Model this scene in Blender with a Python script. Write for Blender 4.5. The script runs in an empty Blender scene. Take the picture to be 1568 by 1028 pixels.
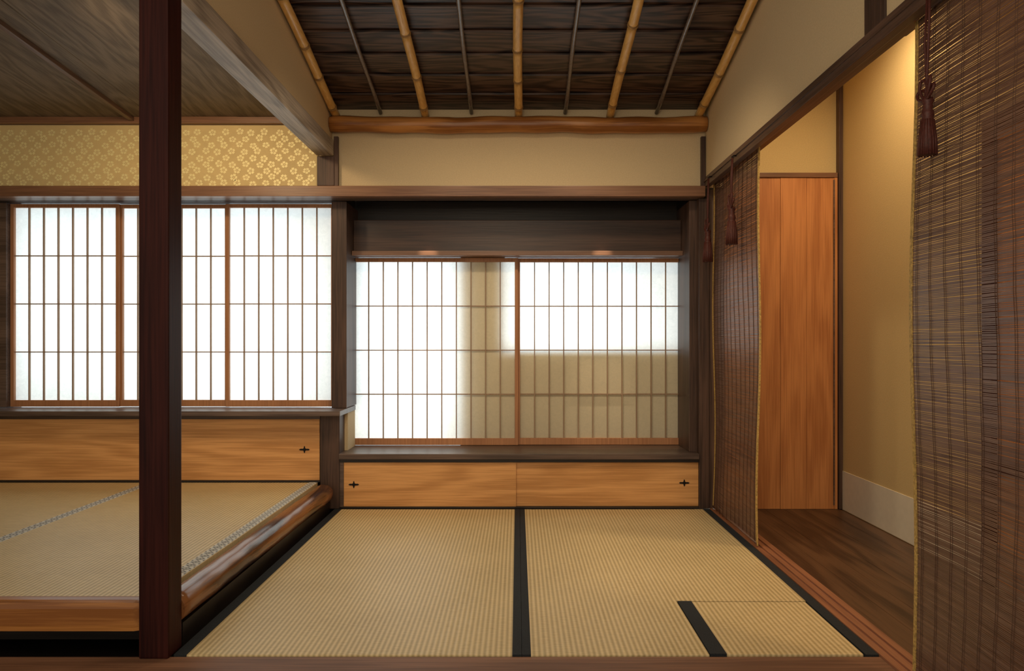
import bpy, bmesh, math, random
from mathutils import Vector, Matrix
random.seed(4)
scene = bpy.context.scene
scene.view_settings.view_transform = 'Standard'

# ------------------------------------------------------------------ materials
def new_mat(name):
    m = bpy.data.materials.new(name); m.use_nodes = True
    nt = m.node_tree
    return m, nt, nt.nodes['Principled BSDF']

def wood(name, c1, c2, grain='x', fine=1.0, rings=30, rough=0.45, ring_amt=0.5, bump=0.15, ringscale=1.0, spec=0.4):
    m, nt, b = new_mat(name)
    tc = nt.nodes.new('ShaderNodeTexCoord')
    def mapped(al, ac):
        mp = nt.nodes.new('ShaderNodeMapping')
        s = {'x': (al, ac, ac), 'y': (ac, al, ac), 'z': (ac, ac, al)}[grain]
        mp.inputs['Scale'].default_value = s
        nt.links.new(tc.outputs['Object'], mp.inputs['Vector'])
        return mp
    mpa = mapped(0.7*ringscale, 5*ringscale); mpb = mapped(4*fine, 130*fine)
    na = nt.nodes.new('ShaderNodeTexNoise'); na.inputs['Scale'].default_value = 1; na.inputs['Detail'].default_value = 2
    nb = nt.nodes.new('ShaderNodeTexNoise'); nb.inputs['Scale'].default_value = 1; nb.inputs['Detail'].default_value = 5
    nt.links.new(mpa.outputs[0], na.inputs['Vector']); nt.links.new(mpb.outputs[0], nb.inputs['Vector'])
    mul = nt.nodes.new('ShaderNodeMath'); mul.operation = 'MULTIPLY'; mul.inputs[1].default_value = rings*2
    sn = nt.nodes.new('ShaderNodeMath'); sn.operation = 'SINE'
    nt.links.new(na.outputs['Fac'], mul.inputs[0]); nt.links.new(mul.outputs[0], sn.inputs[0])
    ma = nt.nodes.new('ShaderNodeMath'); ma.operation = 'MULTIPLY_ADD'
    ma.inputs[1].default_value = ring_amt*0.5; nt.links.new(sn.outputs[0], ma.inputs[0]); nt.links.new(nb.outputs['Fac'], ma.inputs[2])
    r = nt.nodes.new('ShaderNodeValToRGB')
    r.color_ramp.elements[0].position = 0.28; r.color_ramp.elements[1].position = 0.72
    r.color_ramp.elements[0].color = (*c1, 1); r.color_ramp.elements[1].color = (*c2, 1)
    nt.links.new(ma.outputs[0], r.inputs[0]); nt.links.new(r.outputs[0], b.inputs['Base Color'])
    b.inputs['Roughness'].default_value = rough
    b.inputs['Specular IOR Level'].default_value = spec
    bp = nt.nodes.new('ShaderNodeBump'); bp.inputs['Strength'].default_value = bump; bp.inputs['Distance'].default_value = 0.002
    nt.links.new(ma.outputs[0], bp.inputs['Height']); nt.links.new(bp.outputs[0], b.inputs['Normal'])
    return m

def plain(name, c, rough=0.6, noise=0.12, scale=60, bump=0.1, metallic=0.0, spec=0.3):
    m, nt, b = new_mat(name)
    tc = nt.nodes.new('ShaderNodeTexCoord')
    n = nt.nodes.new('ShaderNodeTexNoise'); n.inputs['Scale'].default_value = scale; n.inputs['Detail'].default_value = 5
    nt.links.new(tc.outputs['Object'], n.inputs['Vector'])
    r = nt.nodes.new('ShaderNodeValToRGB')
    r.color_ramp.elements[0].position = 0.3; r.color_ramp.elements[1].position = 0.7
    r.color_ramp.elements[0].color = (*[v*(1-noise) for v in c], 1)
    r.color_ramp.elements[1].color = (*[min(1, v*(1+noise)) for v in c], 1)
    nt.links.new(n.outputs['Fac'], r.inputs[0]); nt.links.new(r.outputs[0], b.inputs['Base Color'])
    b.inputs['Roughness'].default_value = rough; b.inputs['Metallic'].default_value = metallic
    b.inputs['Specular IOR Level'].default_value = spec
    bp = nt.nodes.new('ShaderNodeBump'); bp.inputs['Strength'].default_value = bump; bp.inputs['Distance'].default_value = 0.002
    nt.links.new(n.outputs['Fac'], bp.inputs['Height']); nt.links.new(bp.outputs[0], b.inputs['Normal'])
    return m

def tatami_mat(name, c1, c2):
    m, nt, b = new_mat(name)
    tc = nt.nodes.new('ShaderNodeTexCoord')
    w = nt.nodes.new('ShaderNodeTexWave'); w.bands_direction = 'X'; w.inputs['Scale'].default_value = 20
    w.inputs['Distortion'].default_value = 0.0
    nt.links.new(tc.outputs['Object'], w.inputs['Vector'])
    mp = nt.nodes.new('ShaderNodeMapping'); mp.inputs['Scale'].default_value = (30, 200, 10)
    nt.links.new(tc.outputs['Object'], mp.inputs['Vector'])
    n = nt.nodes.new('ShaderNodeTexNoise'); n.inputs['Scale'].default_value = 1; n.inputs['Detail'].default_value = 3
    nt.links.new(mp.outputs[0], n.inputs['Vector'])
    n2 = nt.nodes.new('ShaderNodeTexNoise'); n2.inputs['Scale'].default_value = 3
    nt.links.new(tc.outputs['Object'], n2.inputs['Vector'])
    nh = nt.nodes.new('ShaderNodeMath'); nh.operation = 'MULTIPLY'; nh.inputs[1].default_value = 0.5
    nt.links.new(n.outputs['Fac'], nh.inputs[0])
    a = nt.nodes.new('ShaderNodeMath'); a.operation = 'MULTIPLY_ADD'; a.inputs[1].default_value = 0.45
    nt.links.new(w.outputs['Fac'], a.inputs[0]); nt.links.new(nh.outputs[0], a.inputs[2])
    a2 = nt.nodes.new('ShaderNodeMath'); a2.operation = 'MULTIPLY_ADD'; a2.inputs[1].default_value = 0.25
    nt.links.new(n2.outputs['Fac'], a2.inputs[0]); nt.links.new(a.outputs[0], a2.inputs[2])
    r = nt.nodes.new('ShaderNodeValToRGB')
    r.color_ramp.elements[0].position = 0.25; r.color_ramp.elements[1].position = 0.88
    r.color_ramp.elements[0].color = (*c1, 1); r.color_ramp.elements[1].color = (*c2, 1)
    nt.links.new(a2.outputs[0], r.inputs[0]); nt.links.new(r.outputs[0], b.inputs['Base Color'])
    b.inputs['Roughness'].default_value = 0.45; b.inputs['Specular IOR Level'].default_value = 0.4
    bp = nt.nodes.new('ShaderNodeBump'); bp.inputs['Strength'].default_value = 0.4; bp.inputs['Distance'].default_value = 0.002
    nt.links.new(a.outputs[0], bp.inputs['Height']); nt.links.new(bp.outputs[0], b.inputs['Normal'])
    return m

def paper_mat(name):
    m, nt, b = new_mat(name)
    out = nt.nodes['Material Output']; nt.nodes.remove(b)
    tc = nt.nodes.new('ShaderNodeTexCoord')
    n = nt.nodes.new('ShaderNodeTexNoise'); n.inputs['Scale'].default_value = 38; n.inputs['Detail'].default_value = 8; n.inputs['Distortion'].default_value = 2.0
    nt.links.new(tc.outputs['Object'], n.inputs['Vector'])
    r = nt.nodes.new('ShaderNodeValToRGB'); r.color_ramp.elements[0].position = 0.3; r.color_ramp.elements[1].position = 0.65
    r.color_ramp.elements[0].color = (0.78, 0.82, 0.82, 1); r.color_ramp.elements[1].color = (0.93, 0.95, 0.94, 1)
    nt.links.new(n.outputs['Fac'], r.inputs[0])
    t = nt.nodes.new('ShaderNodeBsdfTranslucent'); d = nt.nodes.new('ShaderNodeBsdfDiffuse')
    nt.links.new(r.outputs[0], t.inputs[0]); d.inputs[0].default_value = (0.90, 0.82, 0.62, 1)
    mx = nt.nodes.new('ShaderNodeMixShader'); mx.inputs[0].default_value = 0.52
    nt.links.new(t.outputs[0], mx.inputs[1]); nt.links.new(d.outputs[0], mx.inputs[2]); nt.links.new(mx.outputs[0], out.inputs[0])
    return m

M = {}
M['post'] = wood('wood_post_dark', (0.016, 0.0035, 0.003), (0.044, 0.010, 0.007), 'z', rings=8, rough=0.5, ring_amt=0.25, spec=0.12)
M['pillar'] = wood('wood_pillar_brown', (0.05, 0.029, 0.021), (0.12, 0.068, 0.048), 'z', rings=10, rough=0.45, ring_amt=0.3, spec=0.3)
M['nageshi'] = wood('wood_nageshi', (0.16, 0.075, 0.04), (0.28, 0.14, 0.075), 'x', rings=8, rough=0.35, ring_amt=0.3)
M['railx'] = wood('wood_dark_x', (0.065, 0.042, 0.032), (0.15, 0.10, 0.078), 'x', rings=10, rough=0.35, ring_amt=0.3)
M['raily'] = wood('wood_dark_y', (0.075, 0.042, 0.028), (0.16, 0.09, 0.06), 'y', rings=10, rough=0.4, ring_amt=0.3)
M['black'] = wood('wood_black_and_shade', (0.012, 0.009, 0.008), (0.028, 0.02, 0.016), 'x', rings=6, rough=0.35, ring_amt=0.2)  # black rails; also stands in for shade in recesses
M['hood'] = wood('wood_hood', (0.030, 0.016, 0.011), (0.075, 0.040, 0.026), 'x', rings=10, rough=0.3, ring_amt=0.25)
M['lip'] = wood('wood_hood_lip', (0.13, 0.068, 0.042), (0.22, 0.12, 0.075), 'x', rings=6, rough=0.35, ring_amt=0.2)
M['beamgrey'] = wood('wood_beam_weathered', (0.26, 0.22, 0.18), (0.52, 0.45, 0.37), 'y', rings=22, rough=0.5, ring_amt=0.3, ringscale=1.3)
M['ceil'] = wood('wood_ceiling_boards', (0.015, 0.008, 0.006), (0.105, 0.060, 0.042), 'x', rings=40, rough=0.33, ring_amt=0.42, ringscale=1.4)
M['ceil_l'] = wood('wood_ceiling_cedar', (0.12, 0.092, 0.066), (0.205, 0.162, 0.118), 'y', rings=34, rough=0.55, ring_amt=0.35, spec=0.2)
M['cup'] = wood('wood_cedar_panel', (0.52, 0.25, 0.08), (0.74, 0.39, 0.145), 'x', rings=20, rough=0.45, ring_amt=0.3)
M['door'] = wood('wood_cedar_door', (0.46, 0.17, 0.05), (0.64, 0.265, 0.085), 'z', rings=18, rough=0.45, ring_amt=0.32)
M['frame'] = wood('wood_shoji_frame', (0.36, 0.16, 0.07), (0.50, 0.24, 0.11), 'z', rings=6, rough=0.5, ring_amt=0.2)
M['kumiko'] = wood('wood_kumiko', (0.28, 0.18, 0.115), (0.40, 0.27, 0.175), 'z', rings=4, rough=0.6, ring_amt=0.1)
M['thresh'] = wood('wood_threshold', (0.20, 0.08, 0.04), (0.34, 0.145, 0.072), 'y', rings=12, rough=0.4, ring_amt=0.3)
M['sill'] = wood('wood_front_sill', (0.15, 0.07, 0.037), (0.27, 0.13, 0.07), 'x', rings=12, rough=0.55, ring_amt=0.3)
M['floorw'] = wood('wood_corridor_floor', (0.050, 0.024, 0.012), (0.12, 0.06, 0.029), 'y', rings=14, rough=0.4, ring_amt=0.4)
M['log'] = wood('wood_log_polished', (0.25, 0.09, 0.02), (0.52, 0.225, 0.06), 'x', rings=12, rough=0.33, ring_amt=0.5)
M['logy'] = wood('wood_log_edge', (0.05, 0.018, 0.009), (0.25, 0.10, 0.036), 'y', rings=14, rough=0.22, ring_amt=0.5, spec=0.6)
M['plaster'] = plain('plaster_juraku', (0.66, 0.52, 0.315), 0.9, 0.05, 180, 0.25)
M['plaster_c'] = plain('plaster_ochre', (0.64, 0.48, 0.225), 0.9, 0.06, 180, 0.25)
M['plaster_out'] = plain('plaster_outer', (0.60, 0.48, 0.27), 0.9, 0.05, 80, 0.1)
M['washi'] = plain('washi_wainscot', (0.74, 0.68, 0.54), 0.9, 0.03, 30, 0.05)
M['gold'] = plain('gold_paper', (0.76, 0.59, 0.28), 0.6, 0.04, 25, 0.05)
M['goldleaf'] = plain('gold_mica_print', (1.0, 0.85, 0.43), 0.5, 0.05, 40, 0.02, metallic=0.12, spec=0.6)
M['tatami'] = tatami_mat('tatami_rush', (0.39, 0.285, 0.125), (0.76, 0.60, 0.325))
M['heri'] = plain('tatami_border_black', (0.018, 0.021, 0.024), 0.8, 0.3, 300, 0.2)
M['broc_w'] = plain('tatami_border_brocade_white', (0.68, 0.67, 0.62), 0.8, 0.1, 300, 0.1)
M['broc_d'] = plain('tatami_border_brocade_dark', (0.16, 0.17, 0.18), 0.8, 0.2, 300, 0.1)
M['paper'] = paper_mat('shoji_paper')
M['bamboo'] = wood('bamboo_culm', (0.66, 0.37, 0.10), (0.86, 0.55, 0.19), 'y', rings=4, rough=0.28, ring_amt=0.2, spec=0.5)
M['node'] = plain('bamboo_node', (0.36, 0.21, 0.08), 0.5, 0.2, 90)
M['pole'] = plain('batten_pole', (0.14, 0.11, 0.095), 0.2, 0.15, 60, spec=0.9)
M['iron'] = plain('iron_dark', (0.012, 0.010, 0.009), 0.5, 0.2, 200, metallic=0.5)
M['slat'] = wood('blind_slat', (0.11, 0.054, 0.036), (0.24, 0.135, 0.09), 'y', rings=4, rough=0.38, ring_amt=0.1, bump=0.05, spec=0.4)
M['string'] = plain('blind_string', (0.10, 0.055, 0.035), 0.7, 0.2, 200)
M['edge'] = plain('blind_gold_binding', (0.50, 0.33, 0.10), 0.6, 0.4, 140)
M['tassel'] = plain('tassel_silk', (0.075, 0.020, 0.014), 0.5, 0.3, 200)
M['steel'] = plain('lamp_metal', (0.5, 0.5, 0.5), 0.35, 0.05, 50, metallic=0.9)

# ------------------------------------------------------------------ mesh builder
class B:
    def __init__(s, name):
        s.name = name; s.bm = bmesh.new(); s.mats = []
    def mi(s, k):
        if k not in s.mats: s.mats.append(k)
        return s.mats.index(k)
    def box(s, x0, x1, y0, y1, z0, z1, mat, bev=0.0, shear=0.0):
        t = bmesh.new()
        bmesh.ops.create_cube(t, size=1)
        for v in t.verts:
            v.co = Vector((x0+(v.co.x+.5)*(x1-x0), y0+(v.co.y+.5)*(y1-y0), z0+(v.co.z+.5)*(z1-z0)))
            v.co.z += shear*(v.co.y-y0)
        if bev > 0:
            bmesh.ops.bevel(t, geom=t.edges[:], offset=bev, segments=2, affect='EDGES', profile=0.7)
        s.merge(t, mat)
    def merge(s, t, mat, smooth=False):
        i = s.mi(mat); mp = {}
        for v in t.verts: mp[v] = s.bm.verts.new(v.co)
        for f in t.faces:
            try:
                nf = s.bm.faces.new([mp[v] for v in f.verts]); nf.material_index = i; nf.smooth = smooth
            except ValueError: pass
        t.free()
    def tube(s, pts, rad, mat, segs=12, cap=True, ringmat=None):
        pts = [Vector(p) for p in pts]; n = len(pts); rings = []
        if not hasattr(rad, '__len__'): rad = [rad]*n
        i0 = s.mi(mat)
        prev = None
        for k, p in enumerate(pts):
            d = (pts[min(k+1, n-1)]-pts[max(k-1, 0)]).normalized()
            if prev is None:
                a = Vector((0, 0, 1)) if abs(d.z) < .9 else Vector((1, 0, 0))
                u = d.cross(a).normalized()
            else:
                u = (prev-d*prev.dot(d)).normalized()
            prev = u; w = d.cross(u)
            rings.append([s.bm.verts.new(p+(u*math.cos(2*math.pi*j/segs)+w*math.sin(2*math.pi*j/segs))*rad[k]) for j in range(segs)])
        for k in range(n-1):
            mi = i0
            if ringmat and ringmat[0](k): mi = s.mi(ringmat[1])
            for j in range(segs):
                f = s.bm.faces.new((rings[k][j], rings[k][(j+1) % segs], rings[k+1][(j+1) % segs], rings[k+1][j]))
                f.smooth = True; f.material_index = mi
        if cap:
            for rg in (rings[0], rings[-1]):
                f = s.bm.faces.new(rg); f.material_index = i0
    def poly(s, pts, mat):
        f = s.bm.faces.new([s.bm.verts.new(p) for p in pts]); f.material_index = s.mi(mat)
    def prism_y(s, pts, y0, y1, mat):
        a = [s.bm.verts.new((x, y0, z)) for x, z in pts]; b = [s.bm.verts.new((x, y1, z)) for x, z in pts]
        i = s.mi(mat); n = len(pts)
        for f in ([a, b] + [[a[k], a[(k+1) % n], b[(k+1) % n], b[k]] for k in range(n)]):
            s.bm.faces.new(f).material_index = i
    def done(s):
        bmesh.ops.recalc_face_normals(s.bm, faces=s.bm.faces[:])
        me = bpy.data.meshes.new(s.name); s.bm.to_mesh(me); s.bm.free()
        for k in s.mats: me.materials.append(M[k])
        o = bpy.data.objects.new(s.name, me); scene.collection.objects.link(o)
        return o

# ------------------------------------------------------------------ floor
b = B('floor')
b.box(-3.7, 1.03, 2.15, 4.5, -0.16, -0.056, 'black')
n = 6
for k in range(n):   # corridor planks
    x0 = 1.12+k*(1.745-1.12)/n; b.box(x0+.0005, x0+(1.745-1.12)/n-.0005, -0.6, 4.09, -0.05, -0.004, 'floorw', .001)
for k in range(14):  # boarded floor of the front room
    x0 = -3.7+k*.345; b.box(x0+.0005, min(x0+.3445, 1.119), -0.6, 1.80, -0.10, -0.03, 'floorw', .001)
b.box(1.0, 2.6, -0.6, 4.5, -0.16, -0.051, 'floorw')
b.done()

b = B('tatami_mat')   # left mat
b.box(-0.978, 0.0115, 2.147, 4.036, -0.055, 0, 'tatami', .003)
b.box(-0.980, -0.944, 2.146, 4.037, -0.02, 0.0015, 'heri')
b.box(-0.015, 0.0115, 2.146, 4.037, -0.02, 0.0015, 'heri')
b.done()
b = B('tatami_mat')   # right mat, notched for the hearth
b.box(0.0125, 0.548, 2.147, 4.036, -0.055, 0, 'tatami', .003)
b.box(0.5475, 1.028, 2.597, 4.036, -0.055, 0, 'tatami', .002)
b.box(0.0125, 0.038, 2.146, 4.037, -0.02, 0.0015, 'heri')
b.box(0.993, 1.029, 2.146, 4.037, -0.05, 0.0015, 'heri')
b.done()
b = B('tatami_hearth_cover')
b.box(0.551, 0.988, 2.149, 2.586, -0.055, 0.001, 'tatami', .004)
b.box(0.550, 0.597, 2.148, 2.589, -0.02, 0.003, 'heri')
b.done()

b = B('trim_1')      # front sill (kamachi)
b.box(-3.7, 1.119, 1.80, 2.143, -0.12, -0.003, 'sill', .004)
b.done()
b = B('trim_2')      # grooved threshold of the corridor opening
b.box(1.031, 1.119, -0.6, 4.04, -0.05, -0.002, 'thresh')
for x0, x1 in ((1.031, 1.046), (1.062, 1.078), (1.094, 1.119)):
    b.box(x0, x1, -0.6, 4.04, -0.003, 0.004, 'thresh', .001)
b.done()

# ------------------------------------------------------------------ raised platform
def brocade(b, x0, x1, y0, y1, z):
    """white silk border woven with dark lozenges and dots"""
    b.box(x0, x1, y0, y1, z-.01, z+.0012, 'broc_w')
    cx = (x0+x1)/2; hw = (x1-x0)/2; y = y0+.02; zz = z+.0017
    while y < y1-.02:
        o = [(cx-hw*.82, y), (cx, y-.016), (cx+hw*.82, y), (cx, y+.016)]
        i = [(cx-hw*.55, y), (cx, y-.0105), (cx+hw*.55, y), (cx, y+.0105)]
        for k in range(4):
            k2 = (k+1) % 4
            b.poly([(*o[k], zz), (*o[k2], zz), (*i[k2], zz), (*i[k], zz)], 'broc_d')
        b.poly([(cx-.003, y-.003, zz), (cx+.003, y-.003, zz), (cx+.003, y+.003, zz), (cx-.003, y+.003, zz)], 'broc_d')
        for sx in (-1, 1):
            ex = cx+sx*hw
            b.poly([(ex, y+.011, zz), (ex-sx*hw*.35, y+.0185, zz), (ex, y+.026, zz)], 'broc_d')
        y += .037
b = B('raised_tatami_platform')
b.box(-3.68, -1.078, 2.26, 4.045, 0.0, 0.085, 'black')  # black base stands in for the shaded recess below the platform
b.box(-3.68, -1.967, 2.215, 4.045, 0.085, 0.141, 'tatami', .002)
b.box(-1.967, -1.074, 2.215, 4.045, 0.085, 0.141, 'tatami', .002)
brocade(b, -1.992, -1.944, 2.216, 4.044, .141)
brocade(b, -1.120, -1.076, 2.216, 4.044, .141)
b.box(-3.68, -1.078, 2.15, 2.213, 0.062, 0.150, 'log', .02)
b.done()
b = B('trim_5')      # black board standing in for the shade under the log edge
b.box(-1.060, -1.005, 2.26, 4.03, -0.055, 0.05, 'black')
b.done()
b = B('log_edge_beam')
N = 44; pts = []; rr = []
for k in range(N+1):
    t = k/N; y = 2.215+t*(4.0-2.215)
    w = math.sin(k*1.3)*.0012+math.sin(k*.37)*.002
    pts.append((-1.022+w, y, 0.106-0.010*t+w*.5))
    rr.append((.045+.006*t)+random.uniform(-.0006, .0006))
rr[-1] *= .8; pts[-1] = (pts[-1][0], 4.006, pts[-1][2])
b.tube(pts, rr, 'logy', 28)
b.done()

# ------------------------------------------------------------------ posts
b = B('post_front')
b.box(-1.070, -0.986, 2.125, 2.212, -0.003, 2.44, 'post', .007)
b.done()
b = B('pillar_lower')
b.box(-1.06, -0.956, 4.045, 4.32, 0.0, 0.506, 'pillar', .003)
b.box(-0.956, -0.938, 4.16, 4.345, 0.298, 0.506, 'plaster')
b.done()
b = B('pillar_center')
b.box(-1.020, -0.938, 4.13, 4.45, 0.534, 1.668, 'pillar', .003)
b.done()
b = B('pillar_right')
b.box(0.935, 1.012, 4.10, 4.45, 0.298, 1.668, 'pillar', .003)
b.done()
b = B('trim_6')
b.box(0.975, 1.028, 4.042, 4.095, 0.002, 1.668, 'pillar', .002)
b.box(1.030, 1.110, 4.055, 4.20, 0.0, 1.72, 'pillar', .002)
b.done()
b = B('pillar_upper')
b.box(-1.074, -0.982, 4.03, 4.06, 1.735, 1.893, 'pillar', .003)
b.box(-0.985, -0.962, 4.035, 4.058, 1.735, 2.00, 'pillar', .001)
b.done()
b = B('trim_7')      # slim post in the right hand corner, above the nageshi
b.box(0.985, 1.008, 4.035, 4.060, 1.735, 2.00, 'pillar', .001)
b.done()
b = B('post_right')
b.box(1.003, 1.125, 2.06, 2.18, 1.778, 2.40, 'pillar', .004)
b.done()

# ------------------------------------------------------------------ walls
def wall(name, *boxes):
    b = B(name)
    for bx in boxes: b.box(*bx)
    return b.done()
wall('wall_back', (-3.7, 1.118, 4.062, 4.30, 1.73, 2.40, 'plaster'))
wall('wall_back_filler', (-3.7, -0.95, 4.135, 4.40, 1.6705, 1.73, 'black'))  # filler added to block daylight leaking in above the left window
wall('wall_back_left', (-3.7, -2.905, 4.22, 4.40, 0.54, 1.73, 'plaster'))
wall('wall_back_low', (-3.7, -0.97, 4.345, 4.46, -0.1, 0.53, 'plaster'), (-0.97, 1.12, 4.44, 4.56, -0.1, 0.298, 'plaster'))
wall('wall_back_recess', (-1.02, 1.12, 4.475, 4.56, 1.41, 2.0, 'black'), (-1.02, 1.12, 4.30, 4.475, 1.732, 1.76, 'black'))  # black colour carries the darkness of the recess
wall('wall_back_outer', (-0.335, -0.075, 4.42, 4.47, 0.298, 1.41, 'plaster_out'), (-0.076, 1.12, 4.42, 4.47, 0.298, 0.845, 'plaster_out'),
     (0.978, 1.12, 4.42, 4.47, 0.845, 1.7, 'plaster_out'))
wall('wall_corridor_back', (1.118, 1.745, 4.078, 4.3, 1.81, 2.6, 'plaster_c'), (1.745, 1.9, 4.078, 4.3, -0.05, 2.6, 'plaster_c'))
wall('wall_left', (-3.82, -3.7, 0.0, 4.5, -0.1, 2.7, 'plaster'))
wall('wall_left_upper', (-1.05, -1.0, 2.213, 4.06, 1.976, 2.9, 'plaster'))
wall('wall_right_upper', (1.010, 1.105, 0.3, 4.06, 1.778, 3.1, 'plaster'))
wall('wall_corridor', (1.745, 1.86, 2.80, 4.078, -0.05, 2.6, 'plaster_c'))
wall('wall_corridor_upper', (1.745, 1.86, -0.3, 2.80, 1.725, 2.6, 'plaster_c'))
wall('wall_corridor_near', (1.745, 1.86, -0.6, 1.045, -0.05, 1.725, 'plaster_c'))
b = B('baseboard_corridor')
b.box(1.741, 1.745, 2.82, 4.06, 0.0, 0.205, 'washi')
b.done()
b = B('trim_3')
b.box(1.724, 1.744, 4.035, 4.076, 0.0, 2.5, 'pillar', .002)
b.done()

# gold wallpaper with printed blossoms
b = B('blossom_wallpaper')
b.box(-3.69, -1.075, 4.052, 4.0615, 1.73, 2.064, 'gold')
row = 0; z = 1.750
while z < 2.05:
    x = -3.66+(0.036 if row % 2 else 0)
    while x < -1.10:
        cx = x+random.uniform(-.010, .010); cz_ = z+random.uniform(-.005, .005); a0 = random.uniform(0, 6.28)
        R = .0140; sq = random.uniform(.78, 1.0)
        for p in range(5):
            a = a0+p*2*math.pi/5
            ring = []
            pr = .0072
            for q in range(12):
                aa = a+q*2*math.pi/12
                k = 1.08 if q != 0 else .62
                ring.append((cx+math.cos(a)*R+math.cos(aa)*pr*k, 4.0505, cz_+(math.sin(a)*R+math.sin(aa)*pr*k)*sq))
            b.poly(ring, 'goldleaf')
        b.poly([(cx+math.cos(q*1.047)*.0030, 4.0505, cz_+math.sin(q*1.047)*.0030) for q in range(6)], 'goldleaf')
        x += .072
    z += .0345; row += 1
b.done()

# ------------------------------------------------------------------ beams and rails
b = B('beam_nageshi')
b.box(-3.7, 0.998, 4.0, 4.06, 1.672, 1.728, 'nageshi', .003)
b.box(-3.7, 0.998, 4.06, 4.13, 1.672, 1.725, 'railx')
b.done()
b = B('beam_room_divider')
b.box(-1.074, -0.984, 2.213, 4.028, 1.894, 1.974, 'beamgrey', .004)
b.done()
b = B('beam_log_purlin')
N = 60; pts = []; rr = []
for k in range(N+1):
    t = k/N; x = -0.998+t*2.004
    w = math.sin(k*.55)*.0015+math.sin(k*.21+1)*.003
    pts.append((x, 4.014, 2.056+w)); rr.append(.042+.002*math.sin(k*.8)+random.uniform(-.0006, .0006))
b.tube(pts, rr, 'log', 24)
b.done()
b = B('door_head_rail')       # kamoi over the corridor opening
b.box(1.001, 1.028, 0.3, 4.03, 1.725, 1.778, 'raily', .003)
b.box(0.996, 1.003, 0.3, 4.03, 1.752, 1.760, 'raily', .001)
b.box(1.028, 1.105, 0.3, 4.05, 1.766, 1.778, 'raily', .002)
b.box(1.062, 1.070, 0.3, 4.05, 1.759, 1.768, 'raily')
b.done()

# ------------------------------------------------------------------ ceilings
SL = 0.212
def cz(y): return 2.113+SL*(4.05-y)
b = B('ceiling')
y = 4.06
while y > 0.6:
    y1 = y-0.172
    zA = cz(y)+.040; zB = cz(y1)+.028
    sh = (zB-zA)/(y1-y)
    b.box(-1.0, 1.01, y1, y+.012 if y < 4.05 else y, zB, zB+.009, 'ceil', .001, shear=sh)
    y = y1
b.box(-1.02, 1.03, 0.6, 4.06, cz(0.6)+.066, cz(0.6)+.086, 'black', 0, shear=-SL)
b.done()
def bamboo(x, r, name='bamboo_rafter'):
    b = B(name)
    pts = []; rr = []; node = set()
    y = 4.045; nxt = 4.045-random.uniform(.04, .2)
    ks = []
    while y > 0.7:
        if y <= nxt:
            for dy, k in ((0, 1.02), (.004, 1.16), (.008, 1.16), (.010, .96), (.014, 1.10), (.020, 1.0)):
                ks.append((y-dy, k))
            y -= .04; nxt = y-random.uniform(.20, .30)
        else:
            ks.append((y, 1.0)); y -= .03
    for i, (yy, k) in enumerate(ks):
        w = .003*math.sin(yy*5+x*9)
        pts.append((x+w, yy, cz(yy)-.004)); rr.append(r*k*(1+.02*(4-yy)))
        if k > 1.05 or k < .99: node.add(i)
    b.tube(pts, rr, 'bamboo', 16, ringmat=(lambda k: k in node, 'node'))
    return b.done()
for x in (-0.970, -0.495, 0.003, 0.498, 0.972): bamboo(x, .0212)
for x in (-0.735, -0.248, 0.255, 0.745):
    b = B('ceiling_batten_pole')
    pts = [(x+.0015*math.sin(k), 4.04-k*.12, cz(4.04-k*.12)+.012) for k in range(28)]
    b.tube(pts, [.0105+.0008*math.sin(k*1.7) for k in range(28)], 'pole', 10); b.done()

b = B('ceiling_left')
S2 = 0.073
def lz(y): return 2.098+S2*(4.05-y)
for k in range(6):
    x1 = -1.05-k*.45; x0 = x1-.449
    b.box(x0, x1, 1.4, 4.06, lz(1.4)+.002*(k % 2), lz(1.4)+.012+.002*(k % 2), 'ceil_l', .001, shear=-S2)
b.box(-3.7, -1.05, 1.4, 4.1, lz(1.4)+.02, lz(1.4)+.05, 'black', 0, shear=-S2)
for x in (-2.075, -2.98, -1.17):
    b.box(x, x+.026, 1.4, 4.05, lz(1.4)-.022, lz(1.4), 'raily', .003, shear=-S2)
b.done()
b = B('trim_4')
b.box(-3.69, -1.078, 4.022, 4.058, 2.068, 2.102, 'nageshi', .002)
b.done()
b = B('ceiling_corridor')
b.box(1.115, 1.86, 0.3, 4.2, 2.50, 2.56, 'plaster_c')
b.done()

# ------------------------------------------------------------------ shoji windows
def shoji(name, x0, x1, z0, z1, y, npan, ncol, nrow, zp0, zp1):
    b = B(name)
    st = .019
    pw = (x1-x0)/npan
    for p in range(npan):
        a = x0+p*pw-(0.004 if p else 0); c = x0+(p+1)*pw+(0.004 if p < npan-1 else 0)
        yy = y+(.016 if p % 2 else 0)
        b.box(a, a+st, yy, yy+.022, z0, z1, 'frame', .001); b.box(c-st, c, yy, yy+.022, z0, z1, 'frame', .001)
        b.box(a+st, c-st, yy, yy+.022, z0, zp0, 'frame', .001); b.box(a+st, c-st, yy, yy+.022, zp1, z1, 'frame', .001)
        for i in range(1, ncol):
            xx = a+st+(c-a-2*st)*i/ncol
            b.box(xx-.0027, xx+.0027, yy+.004, yy+.018, zp0, zp1, 'kumiko')
        for i in range(1, nrow):
            zz = zp0+(zp1-zp0)*i/nrow
            b.box(a+st, c-st, yy+.006, yy+.018, zz-.0028, zz+.0028, 'kumiko')
        b.poly([(a+st, yy+.0185, zp0), (c-st, yy+.0185, zp0), (c-st, yy+.0185, zp1), (a+st, yy+.0185, zp1)], 'paper')
    return b
b = shoji('window_1', -2.83, -1.022, 0.536, 1.668, 4.20, 3, 7, 4, 0.572, 1.648)
b.box(-2.90, -2.832, 4.17, 4.30, 0.536, 1.670, 'railx', .002)
b.done()
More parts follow.
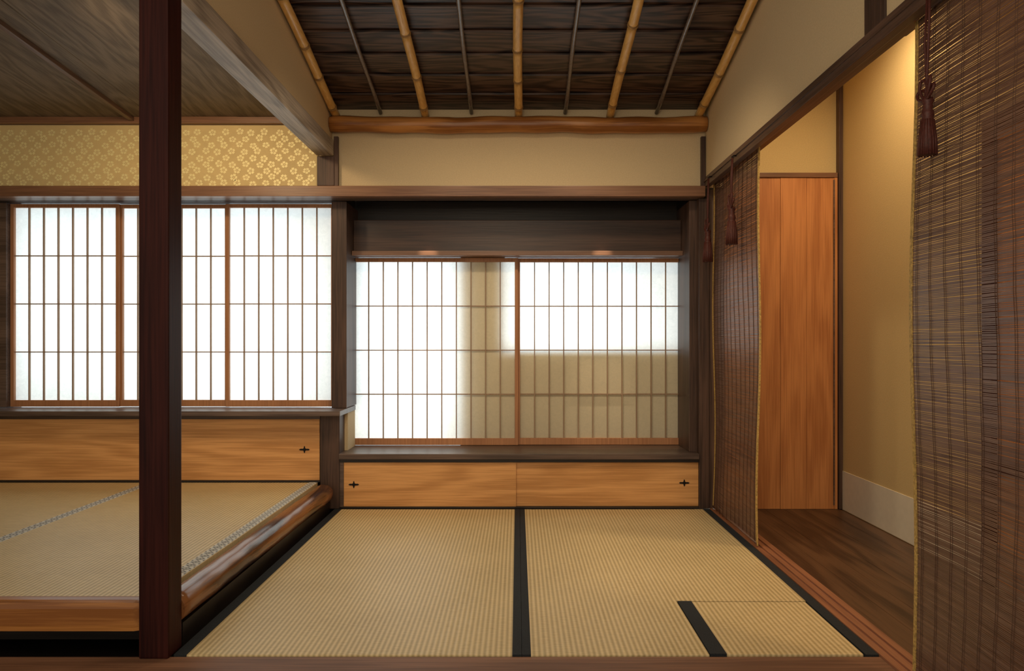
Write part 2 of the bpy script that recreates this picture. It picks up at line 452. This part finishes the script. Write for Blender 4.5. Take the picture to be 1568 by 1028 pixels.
b = shoji('window_2', -0.968, 0.966, 0.300, 1.385, 4.36, 2, 11, 4, 0.338, 1.362)
b.done()

b = B('window_hood')
b.box(-0.937, 0.934, 4.30, 4.345, 1.405, 1.595, 'hood', .003)
b.box(-0.937, 0.934, 4.255, 4.40, 1.387, 1.413, 'lip', .002)
b.box(-0.937, 0.934, 4.42, 4.44, 1.39, 1.72, 'black')  # black backing, recess darkness put into its colour
b.done()
for x in (-0.506, 0.479):
    b = B('recess_downlight')
    b.tube([(x, 4.18, 1.7285), (x, 4.18, 1.716)], [.022, .022], 'steel', 20); b.done()

# ------------------------------------------------------------------ ledges & cupboards
b = B('window_ledge_high')
b.box(-3.69, -0.932, 3.95, 4.335, 0.507, 0.533, 'railx', .003)
b.done()
b = B('window_ledge_low')
b.box(-0.956, 0.972, 4.025, 4.435, 0.268, 0.2975, 'railx', .003)
b.done()
def pull(b, x, y, z):
    pts = []
    for k in range(32):
        a = k*2*math.pi/32; r = .0075+.0215*abs(math.cos(2*a))**5
        if 4 < k % 16 < 12: r = .0075+.012*abs(math.cos(2*a))**5
        pts.append((x+math.cos(a)*r, z+math.sin(a)*r))
    b.prism_y(pts, y-.002, y, 'iron')
    b.tube([(x, y-.004, z), (x, y-.001, z)], [.008, .009], 'iron', 16)
b = B('cupboard_high')
b.box(-3.69, -1.062, 4.06, 4.33, 0.146, 0.506, 'railx')
b.box(-3.69, -1.062, 4.046, 4.062, 0.482, 0.506, 'railx', .001)
b.box(-3.69, -1.062, 4.046, 4.062, 0.1426, 0.152, 'black')
for i, (x0, x1) in enumerate(((-3.69, -2.85), (-2.85, -1.955), (-1.955, -1.064))):
    b.box(x0+.001, x1-.001, 4.049+.004*(i % 2), 4.06, 0.153, 0.481, 'cup', .001)
pull(b, -1.146, 4.049, 0.318)
b.done()
b = B('cupboard_low')
b.box(-0.954, 0.974, 4.066, 4.43, 0.002, 0.267, 'railx')
b.box(-0.954, 0.974, 4.040, 4.066, 0.250, 0.267, 'black', .001)
b.box(-0.954, 0.974, 4.040, 4.066, 0.002, 0.011, 'black', .001)
b.box(-0.954, -0.934, 4.042, 4.066, 0.011, 0.250, 'railx')
b.box(-0.934, -0.008, 4.046, 4.056, 0.012, 0.249, 'cup', .001)
b.box(-0.012, 0.974, 4.057, 4.066, 0.012, 0.249, 'cup', .001)
pull(b, -0.880, 4.046, 0.130); pull(b, 0.898, 4.057, 0.137)
b.done()

# ------------------------------------------------------------------ corridor doors
b = B('door_1')
b.box(1.112, 1.720, 4.045, 4.065, 1.783, 1.808, 'nageshi', .002)
for x0, x1, yo in ((1.112, 1.27, 0), (1.27, 1.415, .002), (1.415, 1.555, 0), (1.555, 1.705, .001)):
    b.box(x0+.0006, x1-.0006, 4.052+yo, 4.072, -0.003, 1.782, 'door', .001)
b.box(1.704, 1.721, 4.05, 4.072, -0.003, 1.783, 'door', .001)
b.box(1.112, 1.722, 4.072, 4.15, -0.003, 1.805, 'black')  # unseen backing, blocks lines of light under the door
b.box(1.698, 1.704, 4.044, 4.05, 0.02, 1.77, 'railx')
b.done()
b = B('door_2')
b.box(1.722, 1.765, 2.74, 2.795, 0.0, 1.72, 'post', .003)
b.box(1.722, 1.765, 1.05, 2.74, 1.66, 1.72, 'post', .003)
b.box(1.745, 1.765, 1.05, 2.74, 0.0, 1.66, 'door', .002)
for y in (2.28, 1.82, 1.36):
    b.box(1.738, 1.746, y-.012, y+.012, 0.0, 1.66, 'post')
b.box(1.736, 1.746, 1.05, 2.74, 0.42, 0.47, 'post')
b.done()

# ------------------------------------------------------------------ blinds
def blind(y0, y1, z0, z1, x, ns, seed):
    rnd = random.Random(seed)
    b = B('bamboo_blind')
    i1 = b.mi('slat'); z = z0+.012
    seg = 14
    def wob(y, z): return .006*math.sin(z*5+y*3)+.004*math.sin(y*11+z*2)
    while z < z1-.015:
        h = rnd.uniform(.0028, .0038); ph = rnd.uniform(0, 6); am = rnd.uniform(0.0002, .0009)
        pr = None
        for k in range(seg+1):
            y = y0+(y1-y0)*k/seg; zz = z+am*math.sin(y*13+ph)+rnd.uniform(-.0002, .0002); xx = x+wob(y, zz)
            q = [b.bm.verts.new(c) for c in ((xx-.0006, y, zz), (xx+.0006, y, zz), (xx+.0006, y, zz+h), (xx-.0006, y, zz+h))]
            if pr:
                for j in range(4):
                    f = b.bm.faces.new((pr[j], pr[(j+1) % 4], q[(j+1) % 4], q[j])); f.material_index = i1
            pr = q
        z += rnd.uniform(.0038, .0046)
    for k in range(ns):
        yc = y0+(y1-y0)*(k+.5)/ns
        for dy in (-.004, .004):
            pts = [(x+wob(yc, z0+(z1-z0)*t/30)-.0014, yc+dy+.0016*math.sin(t*1.9+k), z0+(z1-z0)*t/30) for t in range(31)]
            b.tube(pts, .0006, 'string', 4)
    for yc in (y0+.003, y1-.003):
        pr = None; i = b.mi('edge')
        for t in range(31):
            zz = z0+(z1-z0)*t/30; xx = x+wob(yc, zz)
            q = [b.bm.verts.new(c) for c in ((xx-.003, yc-.006, zz), (xx+.003, yc-.006, zz), (xx+.003, yc+.006, zz), (xx-.003, yc+.006, zz))]
            if pr:
                for j in range(4):
                    f = b.bm.faces.new((pr[j], pr[(j+1) % 4], q[(j+1) % 4], q[j])); f.material_index = i
            pr = q
    b.tube([(x+wob(y0, z0), y0, z0+.008), (x+wob((y0+y1)/2, z0), (y0+y1)/2, z0+.008), (x+wob(y1, z0), y1, z0+.008)], .006, 'slat', 8)
    b.tube([(x, y0, z1-.009), (x, y1, z1-.009)], .009, 'slat', 8)
    return b.done()
blind(3.27, 4.03, 0.010, 1.757, 1.048, 12, 1)
blind(0.75, 1.992, 0.010, 1.757, 1.050, 20, 2)

def tassel(x, y, ztop, zknot, s=1.0, bow=True):
    b = B('blind_tassel')
    b.tube([(x+.004, y, ztop), (x+.002, y-.004, (ztop+zknot)/2+.05), (x, y+.003, zknot+.05*s), (x, y, zknot)], .0035*s, 'tassel', 8)
    b.tube([(x+.004, y+.007, ztop), (x, y+.012, (ztop+zknot)/2), (x, y+.004, zknot+.03*s), (x, y, zknot)], .003*s, 'tassel', 8)
    # small hook on the rail the cord hangs from
    b.tube([(.998, y+.003, ztop+.010), ((x+.998)/2, y+.003, ztop+.012), (x+.002, y+.003, ztop+.006), (x+.004, y+.003, ztop-.006)], .003, 'iron', 8)
    if bow:
        for sg in (-1, 1):
            for tilt, sc in ((.55, 1.15), (1.2, 1.4)):
                pts = []
                for k in range(17):
                    a = k/16*math.pi*2
                    u = .018*s*sc*(1-math.cos(a)); v = .011*s*math.sin(a)
                    pts.append((x-.004+.003*math.sin(a), y+sg*(u*math.cos(tilt)-v*math.sin(tilt)), zknot-.004+u*math.sin(tilt)+v*math.cos(tilt)))
                b.tube(pts, .0036*s, 'tassel', 8)
    prof = [(.004, .0), (.012, -.004), (.014, -.012), (.010, -.02), (.012, -.024), (.010, -.028), (.013, -.036), (.015, -.045), (.012, -.050), (.014, -.056), (.017, -.075), (.019, -.11), (.0195, -.138), (.004, -.139)]
    b.tube([(x, y, zknot+z*s) for r, z in prof], [r*s for r, z in prof], 'tassel', 20)
    for k in range(18):
        a = k*2*math.pi/18
        b.tube([(x+math.cos(a)*.0135*s, y+math.sin(a)*.0135*s, zknot-.056*s), (x+math.cos(a)*.0195*s, y+math.sin(a)*.0195*s, zknot-.11*s), (x+math.cos(a)*.020*s, y+math.sin(a)*.020*s, zknot-.140*s)], .002*s, 'tassel', 5)
    return b.done()
tassel(0.975, 3.43, 1.735, 1.515, 1.25)
tassel(0.975, 3.86, 1.735, 1.475, 1.2)
tassel(0.972, 1.785, 1.735, 1.475, 1.0)

# ------------------------------------------------------------------ lights
def area(name, loc, rot, sx, sy, e, col):
    l = bpy.data.lights.new(name, 'AREA'); l.shape = 'RECTANGLE'; l.size = sx; l.size_y = sy; l.energy = e; l.color = col
    o = bpy.data.objects.new(name, l); o.location = loc; o.rotation_euler = rot; scene.collection.objects.link(o); return o
def spot(name, loc, target, e, col, ang, rad=.05, blend=1.0):
    l = bpy.data.lights.new(name, 'SPOT'); l.energy = e; l.color = col; l.spot_size = math.radians(ang); l.spot_blend = blend; l.shadow_soft_size = rad
    o = bpy.data.objects.new(name, l); o.location = loc
    o.rotation_euler = (Vector(target)-Vector(loc)).to_track_quat('-Z', 'Y').to_euler(); scene.collection.objects.link(o); return o
area('daylight_window_left', (-2.30, 4.85, 1.15), (-math.pi/2, 0, 0), 2.3, 1.3, 31, (.73, .90, 1))
area('daylight_window_right', (-0.2, 4.95, 0.95), (-math.pi/2, 0, 0), 2.2, 1.2, 32, (.73, .90, 1))
warm = (1, .72, .42)
spot('lamp_left_room', (-1.6, 2.75, 2.13), (-1.5, 4.05, 1.25), 36, warm, 112, .1)
spot('lamp_room_a', (-0.40, 2.85, 2.33), (-0.35, 3.75, 0.2), 38, (1, .78, .52), 120, .06)
spot('lamp_room_b', (0.36, 2.85, 2.33), (0.35, 3.75, 0.2), 38, (1, .78, .52), 120, .06)
spot('lamp_corridor', (1.45, 3.1, 2.42), (1.5, 3.8, 0.0), 40, (1, .76, .48), 140, .06)
spot('lamp_corridor_near', (1.45, 1.6, 2.42), (1.5, 1.9, 0.0), 34, warm, 140, .06)
l = bpy.data.lights.new('fill_front_room', 'POINT'); l.energy = 28; l.color = (1, .80, .56); l.shadow_soft_size = .25  # added fill without a fixture, brightens bamboo and ceiling
o = bpy.data.objects.new('fill_front_room', l); o.location = (-.2, .3, 1.6); scene.collection.objects.link(o)
for x in (-0.506, 0.479):
    spot('lamp_recess', (x, 4.18, 1.712), (x, 4.245, 1.40), 32, (1, .78, .55), 24, .01)

w = bpy.data.worlds.new('world'); scene.world = w; w.use_nodes = True
bg = w.node_tree.nodes['Background']; bg.inputs[0].default_value = (1.0, .88, .72, 1); bg.inputs[1].default_value = 0.8

# ------------------------------------------------------------------ camera
cam = bpy.data.cameras.new('camera'); cam.sensor_width = 36; cam.lens = 1750/2380*36
cam.shift_x = -13/2380; cam.shift_y = 18.5/2380; cam.clip_start = .05
co = bpy.data.objects.new('camera', cam); co.location = (0, 0, .889); co.rotation_euler = (math.pi/2, 0, 0)
scene.collection.objects.link(co); scene.camera = co
